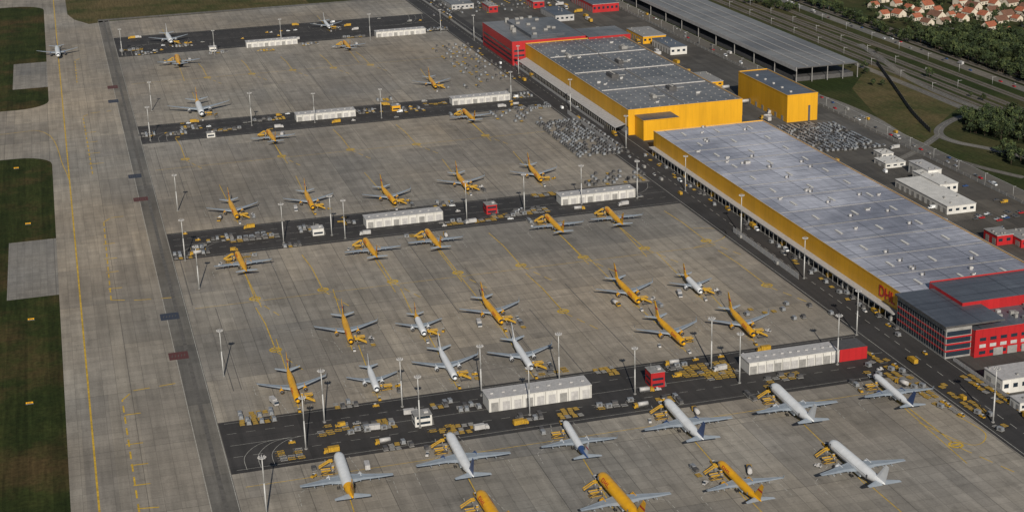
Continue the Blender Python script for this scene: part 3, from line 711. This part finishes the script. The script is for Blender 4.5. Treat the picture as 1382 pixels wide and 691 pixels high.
for (fx,fy,w_,l_,hh_,k) in ((.3,.42,7,16,3.5,'dgrey'),(.55,.6,5,12,3,'dgrey'),(.2,.75,4,10,2.5,'grey'),(.6,.2,7,10,3,'dgrey'),(.35,.12,4,8,2.5,'grey'),(.8,.8,6,10,3,'grey')):
    x=XW+(w2x1-XW)*fx;y=w2y0+(w2y1-w2y0)*fy; rs.box(x-w_/2,x+w_/2,y-l_/2,y+l_/2,h2+.1,h2+hh_,k)
    for q in (-.3,.0,.3): rs.cyl((x,y+q*l_,h2+hh_),(x,y+q*l_,h2+hh_+.8),1.2,1.2,10,'grey')
    rs.box(x+w_/2+.5,x+w_/2+9,y-.4,y+.4,h2+.3,h2+1.1,'metal')
for i in range(3):
    y=w2y0+(w2y1-w2y0)*(i+1)/4; rs.box(XW+3,w2x1-3,y-.3,y+.3,h2+.02,h2+.8,'lgrey')
rs.box((XW+w2x1)/2-.3,(XW+w2x1)/2+.3,w2y0+3,w2y1-3,h2+.02,h2+.85,'grey')
bobj(rs,"roof_plant",W2)
cp=MB()
for i in range(60):
    y=w2y0+6+(w2y1-w2y0-10)*i/60; dy=(w2y1-w2y0-10)/60*.93
    cp.poly([(XW-10,y,6),(XW-.3,y,8.5),(XW-.3,y+dy,8.5),(XW-10,y+dy,6)],'lgrey'); cp.poly([(XW-10,y,5.9),(XW-10,y+dy,5.9),(XW-.3,y+dy,8.4),(XW-.3,y,8.4)],'grey')
    cp.cyl((XW-9.5,y+.3,.05),(XW-9.5,y+.3,5.9),.2,.2,5,'grey')
bobj(cp,"loading_canopy",W2)
mb=MB()
mb.box(G(858,183).x,G(905,178).x,w2y0-22,w2y0-.3,.05,h2-5,'clad','roof2'); mb.box(G(858,183).x-.3,G(905,178).x+.3,w2y0-22.3,w2y0-.3,h2-4.998,h2-4.3,'clad','roof3')
mb.obj("link_building")
mb=MB(); ry0=w2y1+1; ry1=G(678,32,h2).y
mb.box(XW-14,w2x1-40,ry0,ry1,.05,h2+3,'cladr','roof2'); 
for z in (4,9,14): mb.box(XW-14.12,XW-14.01,ry0+4,ry1-4,z,z+2,'glass'); mb.box(XW-12,XW-1,ry0-.1,ry0-.01,z,z+2,'glass')
mb.box(XW+10,w2x1-60,ry0+10,ry1-10,h2+3.02,h2+6,'roof3','roof2'); mb.box(w2x1-38,w2x1+8,ry0-5,ry0+45,.05,h2+2,'cladr','roof2')
for i in range(14): x=U(XW,w2x1-60);y=U(ry0+4,ry1-4); mb.box(x-2,x+2,y-2,y+2,h2+3.1,h2+8,'grey')
mb.obj("red_head_building")
h3=24; A=G(1062,166);x1=G(1101,161).x; y1=G(990,98,h3).y
mb=MB(); mb.box(A.x,x1,A.y,y1,.05,h3,'clad','roof3')
for (a_,b_,c_,d_) in ((A.x-.2,A.x+.4,A.y,y1),(x1-.4,x1+.2,A.y,y1),(A.x+.4,x1-.4,A.y-.2,A.y+.4),(A.x+.4,x1-.4,y1-.4,y1+.2)): mb.box(a_,b_,c_,d_,h3-.3,h3+.8,'clad','grey')
mb.box(x1-9,x1-7,A.y-.15,A.y-.02,.1,14,'dgrey')
for i in range(6): mb.box(A.x-.12,A.x-.02,A.y+8+i*14,A.y+12+i*14,.1,4.5,'grey')
for i in range(5): mb.box(A.x+8,A.x+10,A.y+12+i*18,A.y+14+i*18,h3+.02,h3+1.2,'lgrey')
mb.obj("yellow_storage_block")
h4=15; A=G(1075,92,h4);B=G(1143,78,h4); ye=A.y+900
mb=MB(); nb=18
for i in range(nb):
    ys=A.y+(ye-A.y)*i/nb; y2=A.y+(ye-A.y)*(i+1)/nb-.3
    mb.box(A.x,B.x,ys,y2,h4-1,h4,'dgrey','roof4'); 
    for fx in (.0,.25,.5,.75,.99):
        x=A.x+(B.x-A.x)*fx; mb.box(x,x+.7,ys,ys+.7,.05,h4-1.01,'grey')
for fx in (.2,.4,.6,.8):
    x=A.x+(B.x-A.x)*fx; mb.box(x-.5,x+.5,A.y+4,ye,h4+.02,h4+.5,'grey','lgrey')
mb.box(A.x-.3,A.x-.01,A.y,ye,h4-3.5,h4+.5,'lgrey'); mb.box(A.x+2,B.x-2,A.y+6,ye,.05,4.2,'dgrey')
mb.obj("rail_freight_hall")

A=G(1280,488); x0=A.x; y0=A.y; y1=w1y0-1.5; x1=x0+110; ho=19
e=empty("red_office_building",(x0+30,y0+10,0)); mb=MB()
xg=x0+16
mb.box(x0,xg,y0+4,y1,.05,ho,'grey','roof3'); mb.box(xg+.01,x1,y0,y0+28,.05,ho-3,'cladr','roof3'); mb.box(xg+8,x1-.5,y0+28.01,y1+6,.05,ho+3,'cladr','roof3') 
mb.box(x0-1.5,xg+20,y0+2.5,y1+1,ho+.002,ho+1,'dgrey','roof3')
bobj(mb,"walls",e)
w=MB()
for i,z in enumerate((1.2,5.2,9.2,13.4)):
    w.box(x0-.1,x0-.01,y0+5,y1-1,z,z+2.8,'glass'); w.box(x0+.5,xg-.5,y0+3.9,y0+3.99,z,z+2.8,'glass')
    if i<3: w.box(x0-.25,x0-.01,y0+4.2,y1-1,z+2.9,z+3.7,'cladr'); w.box(x0,xg,y0+3.75,y0+3.99,z+2.9,z+3.7,'cladr')
    if i<3:
        for j in range(14):
            w.box(xg+3+j*6.6,xg+7+j*6.6,y0-.1,y0-.01,z+.4,z+2.4,'glass' if (i!=1) else 'lgrey')
k=int((y1-y0)/3)
for j in range(k): w.box(x0-.3,x0-.26,y0+5+j*2.8,y0+5.2+j*2.8,1,ho-.01,'grey')
for j in range(9): w.box(xg+12+j*9,xg+18+j*9,y0-.35,y0-.11,.05,4.6,'grey')
bobj(w,"windows",e)
p=MB()
for i in range(26):
    x=U(xg+22,x1-3);y=U(y0+3,y0+25); s=U(.6,1.8); p.box(x-s,x+s,y-s,y+s,ho-3+.02,ho-3+U(1,2.4),random.choice(('lgrey','grey','grey')))
for (a_,b_,c_,d_,z_) in ((xg,x1,y0-.2,y0+.3,ho-3.2),(xg+8.3,x1,y1+5.6,y1+6.2,ho+2.8)): p.box(a_,b_,c_,d_,z_,z_+1,'cladr','grey')
bobj(p,"roof_plant",e)
def letters(name,txt,size,x,y,z,par):
    cu=bpy.data.curves.new(name,'FONT'); cu.body=txt; cu.size=size; cu.extrude=.08; cu.offset=.1
    o=bpy.data.objects.new(name,cu); scene.collection.objects.link(o)
    o.rotation_euler=(math.pi/2,0,-math.pi/2)
    cu.materials.append(M['red']); o.parent=par; o.location=(x-par.location.x,y-par.location.y,z); return o
letters("wall_lettering","DHL",10,XW-.25,G(1183,395,10).y,8.6,W1)

def bpx(name,pl_,pr_,pf_,h,k,rk):
    a0=G(*pl_);x1=G(*pr_).x;y1=G(*pf_).y; x0,y0=a0.x,a0.y
    mb=MB(); mb.box(x0,x1,y0,y1,.05,h,k,rk); mb.box(x0-.3,x1+.3,y0-.3,y1+.3,h+.002,h+.4,'lgrey',rk)
    nb=max(2,int((x1-x0)/5))
    for i in range(nb): mb.box(x0+(x1-x0)*(i+.2)/nb,x0+(x1-x0)*(i+.7)/nb,y0-.1,y0-.01,h*.4,h*.7,'glass')
    nb=max(2,int((y1-y0)/7))
    for i in range(nb): mb.box(x0-.1,x0-.01,y0+(y1-y0)*(i+.2)/nb,y0+(y1-y0)*(i+.7)/nb,.3,h*.65,'grey')
    for i in range(5): x=U(x0+1,x1-1);y=U(y0+1,y1-1); mb.box(x-.6,x+.6,y-.6,y+.6,h+.402,h+1.3,'grey')
    mb.obj(name); excl.append((x0-2,x1+2,y0-2,y1+2))
bpx("white_storage_building",(1278,290),(1314,284),(1212,252),6,'cladw','whip')
bpx("white_storage_building",(1268,262),(1290,258),(1240,242),7,'cladw','whip')
bpx("white_office_building",(1252,246),(1268,243),(1232,232),9,'cladw','lgrey')
bpx("site_office",(1195,228),(1222,225),(1180,220),4,'cladw','whip')
bpx("site_office",(1190,215),(1205,213),(1182,209),4,'cladw','whip')
bpx("red_gatehouse",(1345,332),(1366,329),(1330,322),7,'cladr','grey')
bpx("red_gatehouse",(1378,335),(1402,331),(1362,322),6,'cladr','grey')
bpx("white_workshop",(1352,532),(1450,518),(1328,515),8,'cladw','lgrey')
bpx("white_workshop",(1376,556),(1470,545),(1366,546),5,'cladw','lgrey')
bpx("grey_depot",(905,75),(925,72),(880,62),8,'cladw','roof3')
bpx("yard_shed",(960,118),(975,116),(940,105),5,'clad','grey')
bpx("red_depot",(800,18),(835,15),(770,3),10,'cladr','roof3')
bpx("red_site_building",(660,18),(672,17),(652,12),8,'cladr','grey')
bpx("red_site_building",(720,12),(735,11),(712,6),8,'cladr','grey')
bpx("yellow_annex",(868,60),(900,58),(850,48),8,'clad','grey')
bpx("grey_depot",(610,14),(640,12),(600,4),6,'lgrey','roof2')
bpx("grey_depot",(750,30),(775,28),(735,18),7,'lgrey','roof3')

def fence(name,pts,h,k,post=6):
    mb=MB()
    for i in range(len(pts)-1):
        p=Vector(pts[i][:2]);q=Vector(pts[i+1][:2]); L=(q-p).length; m_=max(1,int(L/post))
        for j in range(m_):
            s=p+(q-p)*j/m_; t=p+(q-p)*(j+.93)/m_; ang=math.atan2(t.y-s.y,t.x-s.x)
            mb.box(0,(t-s).length,-.04,.04,.15,h,k,M4=TR(s.x,s.y,0,ang)); mb.box(-.1,.1,-.1,.1,0,h+.2,'grey',M4=TR(s.x,s.y,0,ang))
    mb.obj(name)
fence("blast_fence",[(XR+9,G(1087,376).y),(XR+9,G(1000,312).y)],4.0,'lgrey')
fence("blast_fence",[(XR+7,G(845,200).y),(XR+7,G(785,152).y)],4.0,'lgrey')
fence("security_fence",[(XR+31,Yn),(XR+31,w1y0-60)],2.5,'lgrey')
fence("security_fence",[(XR+20,w2y0+30),(XR+20,YT+400)],2.5,'lgrey')
fence("security_fence",[(XROAD-3,Yn+100),(XROAD-3,YT+300)],2.4,'grey',10)
fence("noise_barrier",smooth([G(*p) for p in ((1183,86),(1196,104),(1213,128),(1232,155),(1256,180))],5),4,'dgrey')
mb=MB()
for X in (XROAD-.3,XROAD+16): mb.box(X,X+.3,Yn,YT+900,.02,.17,'lgrey')
mb.obj("road_kerb")

# ---------------------------------------------------------------- landside roads, railway
XB=(G(1060,0).x+G(1382,128).x)/2
lm=MB()
def road(name,pts,w,z=.07,k='road',line=True):
    mb=MB(); P=smooth(pts,6); strip_into(mb,P,w,z,k); mb.obj(name)
    if line: strip_into(lm,P,.25,z+.01,'wline',dash=(4,6))
road("trunk_road",[(XB+4,Yn),(XB+4,YT+900)],13,.066)
road("trunk_road",[(XB-86,Yn),(XB-86,YT+900)],9,.065)
road("slip_road",[G(*p) for p in ((1160,60),(1190,80),(1225,105),(1290,135),(1382,168),(1500,205))],8,.12)
road("loop_road",[G(*p) for p in ((1382,153),(1340,152),(1300,157),(1272,170),(1268,182),(1290,192),(1330,200),(1382,212),(1450,225))],8,.13)
road("access_road",[G(*p) for p in ((1100,128),(1135,140),(1180,160),(1220,185),(1255,205),(1320,225),(1382,240))],7,.095)
road("access_road",[G(*p) for p in ((1268,182),(1250,195),(1235,205),(1215,215))],7,.145)
road("village_street",[G(*p) for p in ((1150,-10),(1200,12),(1260,35),(1330,42),(1420,48))],5,.075,line=False)
lm.obj("road_lines")
sheet("verge",[G(1175,85),G(1300,140),G(1270,165),G(1255,200),G(1190,165),G(1150,120)],.05,'dry')
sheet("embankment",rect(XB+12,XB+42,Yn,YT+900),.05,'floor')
rl=MB()
for i,dx in enumerate((-72,-67,-58,-53,-44,-39,-22,-17,17,22,31,36)):
    X=XB+dx; strip_into(rl,[(X,Yn),(X,YT+900)],3.9,.062+i*.0004,'ballast')
    for s in (-.72,.72): rl.box(X+s-.09,X+s+.09,Yn,YT+900,.08,.25,'steel')
P=smooth([(XB-39,YT-250),(XB-30,YT-420),(XB-24,YT-560),(XB-22,YT-700)]); strip_into(rl,P,3.6,.072,'ballast')
rl.obj("railway_tracks")
ct=MB(); ct.cyl((0,0,0),(0,0,8),.18,.14,6,'pole'); ct.box(0,4,-.08,.08,6.8,7,'pole'); ctm=ct.mesh("catenary_mast")
y=G(1382,110).y
while y<YT+300:
    for dx in (-76,-49,-12,26): put(ctm,"catenary_mast",(XB+dx,y,0))
    y+=60
sl=MB(); sl.cyl((0,0,0),(0,0,9),.14,.09,7,'pole'); sl.box(-.1,1.8,-.08,.08,8.9,9.05,'pole'); sl.box(1.3,2.1,-.2,.2,8.78,8.9,'lgrey'); slm=sl.mesh("street_lamp")
y=G(1382,290).y
while y<YT: put(slm,"street_lamp",(XROAD-1.5,y,0)); y+=38

def carpark(px0,py0,px1,py1,sx=6.2,sy=2.9,prob=.85,cap=260):
    A=G(px0,py0);B=G(px1,py1); x=min(A.x,B.x); c=0
    while x<max(A.x,B.x):
        y=min(A.y,B.y)
        while y<max(A.y,B.y):
            if R()<prob and c<cap: drop(random.choice(cars),(x,y,.06),math.pi/2+U(-.05,.05)); c+=1
            y+=sy
        x+=sx
carpark(1335,300,1372,284,8,3.2,.5,50)
for i in range(70):
    y=U(G(1382,330).y,YT+100); x=XROAD+random.choice((4.2,12)) ; drop(random.choice(cars+vans+[me_tr]),(x,y,.07),0 if x>XROAD+8 else math.pi)
for i in range(46):
    y=U(G(1382,150).y,YT+200); x=XB+4+random.choice((-3.2,3.2)); drop(random.choice(cars+[me_tr]),(x,y,.08),0 if x>XB+4 else math.pi)
for i in range(46):
    y=U(w2y0,YT+100); x=w2x1+U(8,40)
    if free(x,y): drop(random.choice((me_tr,me_try,me_tr,me_ta)),(x,y,.06),random.choice((0,math.pi/2,math.pi))+U(-.1,.1),1.3); occ.append((x,y,5))
for i in range(30):
    y=U(w1y0-40,w1y1); x=U(w1x1+6,XROAD-12)
    if free(x,y): drop(random.choice([me_tr,me_try]+vans+cars),(x,y,.06),random.choice((0,math.pi/2))+U(-.1,.1)); occ.append((x,y,5))
for i in range(60):
    y=U(G(1382,600).y,YT); x=XR+random.choice((8.5,21,26)); 
    if free(x,y): drop(random.choice([me_tu,me_try,me_tuw,me_do]+vans),(x,y,.06),0 if x<XR+15 else math.pi); occ.append((x,y,5))
for i in range(60):
    y=U(w1y0-20,w1y1); x=XW-U(7,12)
    if free(x,y): drop(random.choice((me_do,me_ud,me_tu,me_udd)),(x,y,.06),U(-.2,.2)); occ.append((x,y,3))

# ---------------------------------------------------------------- trees
def t_tree(h,seed):
    rnd=random.Random(seed); mb=MB()
    mb.cyl((0,0,0),(0,0,h*.5),.32,.16,6,'trunk')
    cl=[]
    for i in range(5):
        t=i*1.26+rnd.random(); z=h*(.3+.06*i); r=h*.22
        q=(math.cos(t)*r,math.sin(t)*r,z+h*.2); mb.cyl((0,0,z),q,.13,.05,4,'trunk'); cl.append(q)
    for i in range(16):
        t=rnd.random()*6.28; u=rnd.random(); z=h*(.34+.6*u); rr=h*.36*math.sin(math.pi*min(1,.2+.75*u))*(.35+.75*rnd.random()); cl.append((math.cos(t)*rr,math.sin(t)*rr,z))
    for (x,y,z) in cl:
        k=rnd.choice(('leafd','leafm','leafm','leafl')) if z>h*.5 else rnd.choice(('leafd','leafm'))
        cr=h*(.09+.07*rnd.random())
        for j in range(14):
            d=Vector((rnd.gauss(0,1),rnd.gauss(0,1),rnd.gauss(0,.8))).normalized()*cr*(.5+.6*rnd.random())
            p=Vector((x,y,z))+d; s=.45+.5*rnd.random(); u=Vector((rnd.gauss(0,1),rnd.gauss(0,1),rnd.gauss(0,1))).normalized(); w=u.orthogonal().normalized()
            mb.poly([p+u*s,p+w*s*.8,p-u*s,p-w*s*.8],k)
    return mb.mesh("tree_crown")
TM=[t_tree(h,i) for i,h in enumerate((11,12,9,13,10))]
def inpoly(x,y,P):
    c=False; j=len(P)-1
    for i in range(len(P)):
        if (P[i][1]>y)!=(P[j][1]>y) and x<(P[j][0]-P[i][0])*(y-P[i][1])/(P[j][1]-P[i][1])+P[i][0]: c=not c
        j=i
    return c
def t_house(l,w,h,rk):
    mb=MB(); mb.box(-w/2,w/2,-l/2,l/2,0,h,'render')
    mb.poly([(-w/2-.4,-l/2-.3,h+.01),(-w/2-.4,l/2+.3,h+.01),(0,l/2+.3,h+w*.42),(0,-l/2-.3,h+w*.42)][::-1],rk)
    mb.poly([(w/2+.4,-l/2-.3,h+.01),(w/2+.4,l/2+.3,h+.01),(0,l/2+.3,h+w*.42),(0,-l/2-.3,h+w*.42)],rk)
    for y in (-l/2,l/2): mb.poly([(-w/2,y,h),(w/2,y,h),(0,y,h+w*.4)],'render')
    for y in (-l*.3,0,l*.3):
        for s in (-1,1): mb.box(s*w/2-.04,s*w/2+.04,y-.6,y+.6,1,2.4,'glass')
    mb.box(-.9,-.3,l*.2,l*.2+.6,h+w*.2,h+w*.42+1,'tile2'); mb.box(-.6,.6,-l/2-.06,-l/2+.02,0,2.1,'trunk')
    return mb.mesh("village_house")
HM=[t_house(12,10,3.6,'tile'),t_house(10,9,5,'tile'),t_house(14,10,3.4,'tile2'),t_house(9,8,3.2,'tile')]
HP=[(p.x,p.y) for p in [G(*q) for q in ((1140,-30),(1460,-30),(1460,46),(1300,48),(1190,25))]]
hs_=[]
x=min(p[0] for p in HP)
while x<max(p[0] for p in HP):
    y=min(p[1] for p in HP)
    while y<max(p[1] for p in HP):
        xx=x+U(-4,4);yy=y+U(-5,5)
        if R()<.72 and inpoly(xx,yy,HP):
            put(random.choice(HM),"village_house",(xx,yy,0),random.choice((0,math.pi/2))+.25,U(.95,1.3)); hs_.append((xx,yy))
        y+=29
    x+=25
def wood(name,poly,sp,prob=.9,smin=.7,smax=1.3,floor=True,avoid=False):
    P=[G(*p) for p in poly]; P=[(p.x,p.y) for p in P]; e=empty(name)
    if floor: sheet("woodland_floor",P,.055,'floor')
    x=min(p[0] for p in P)
    while x<max(p[0] for p in P):
        y=min(p[1] for p in P)
        while y<max(p[1] for p in P):
            xx=x+U(-.45,.45)*sp; yy=y+U(-.45,.45)*sp
            if R()<prob and inpoly(xx,yy,P) and not (avoid and any(abs(hx-xx)<8 and -16<yy-hy<8 for hx,hy in hs_)):
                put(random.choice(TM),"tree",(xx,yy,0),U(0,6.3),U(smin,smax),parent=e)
            y+=sp
        x+=sp
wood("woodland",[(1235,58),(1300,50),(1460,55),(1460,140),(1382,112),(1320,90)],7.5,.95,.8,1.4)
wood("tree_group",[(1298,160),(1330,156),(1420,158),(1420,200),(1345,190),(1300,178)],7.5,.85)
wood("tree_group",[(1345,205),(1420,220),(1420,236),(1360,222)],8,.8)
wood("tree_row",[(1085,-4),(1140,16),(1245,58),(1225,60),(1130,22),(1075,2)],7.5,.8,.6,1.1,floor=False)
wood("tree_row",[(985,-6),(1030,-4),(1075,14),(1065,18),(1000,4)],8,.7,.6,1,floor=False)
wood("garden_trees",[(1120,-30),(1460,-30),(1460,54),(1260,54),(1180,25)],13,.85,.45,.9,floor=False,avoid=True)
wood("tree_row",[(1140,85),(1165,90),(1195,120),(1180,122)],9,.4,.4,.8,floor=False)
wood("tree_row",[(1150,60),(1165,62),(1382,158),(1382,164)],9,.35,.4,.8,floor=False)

# ---------------------------------------------------------------- light
sd=(sB-sA); sd.z=0; sd.normalize()
el=math.radians(29); 
L=Vector((sd.x*math.cos(el),sd.y*math.cos(el),-math.sin(el)))
sun=bpy.data.lights.new("sun",'SUN'); sun.energy=5.0; sun.angle=math.radians(.5); sun.color=(1,.91,.77)
so=bpy.data.objects.new("sun",sun); scene.collection.objects.link(so); so.rotation_euler=L.to_track_quat('-Z','Y').to_euler(); so.location=(0,0,500)
w=bpy.data.worlds.new("World"); scene.world=w; w.use_nodes=True; nt=w.node_tree
sky=nt.nodes.new("ShaderNodeTexSky"); sky.sky_type='NISHITA'; sky.sun_disc=False; sky.sun_elevation=el; sky.sun_rotation=math.atan2(-L.x,-L.y)
bg=nt.nodes["Background"]; bg.inputs[1].default_value=.05; nt.links.new(sky.outputs[0],bg.inputs[0])
scene.view_settings.view_transform='Standard'; scene.view_settings.look='None'; scene.view_settings.exposure=0
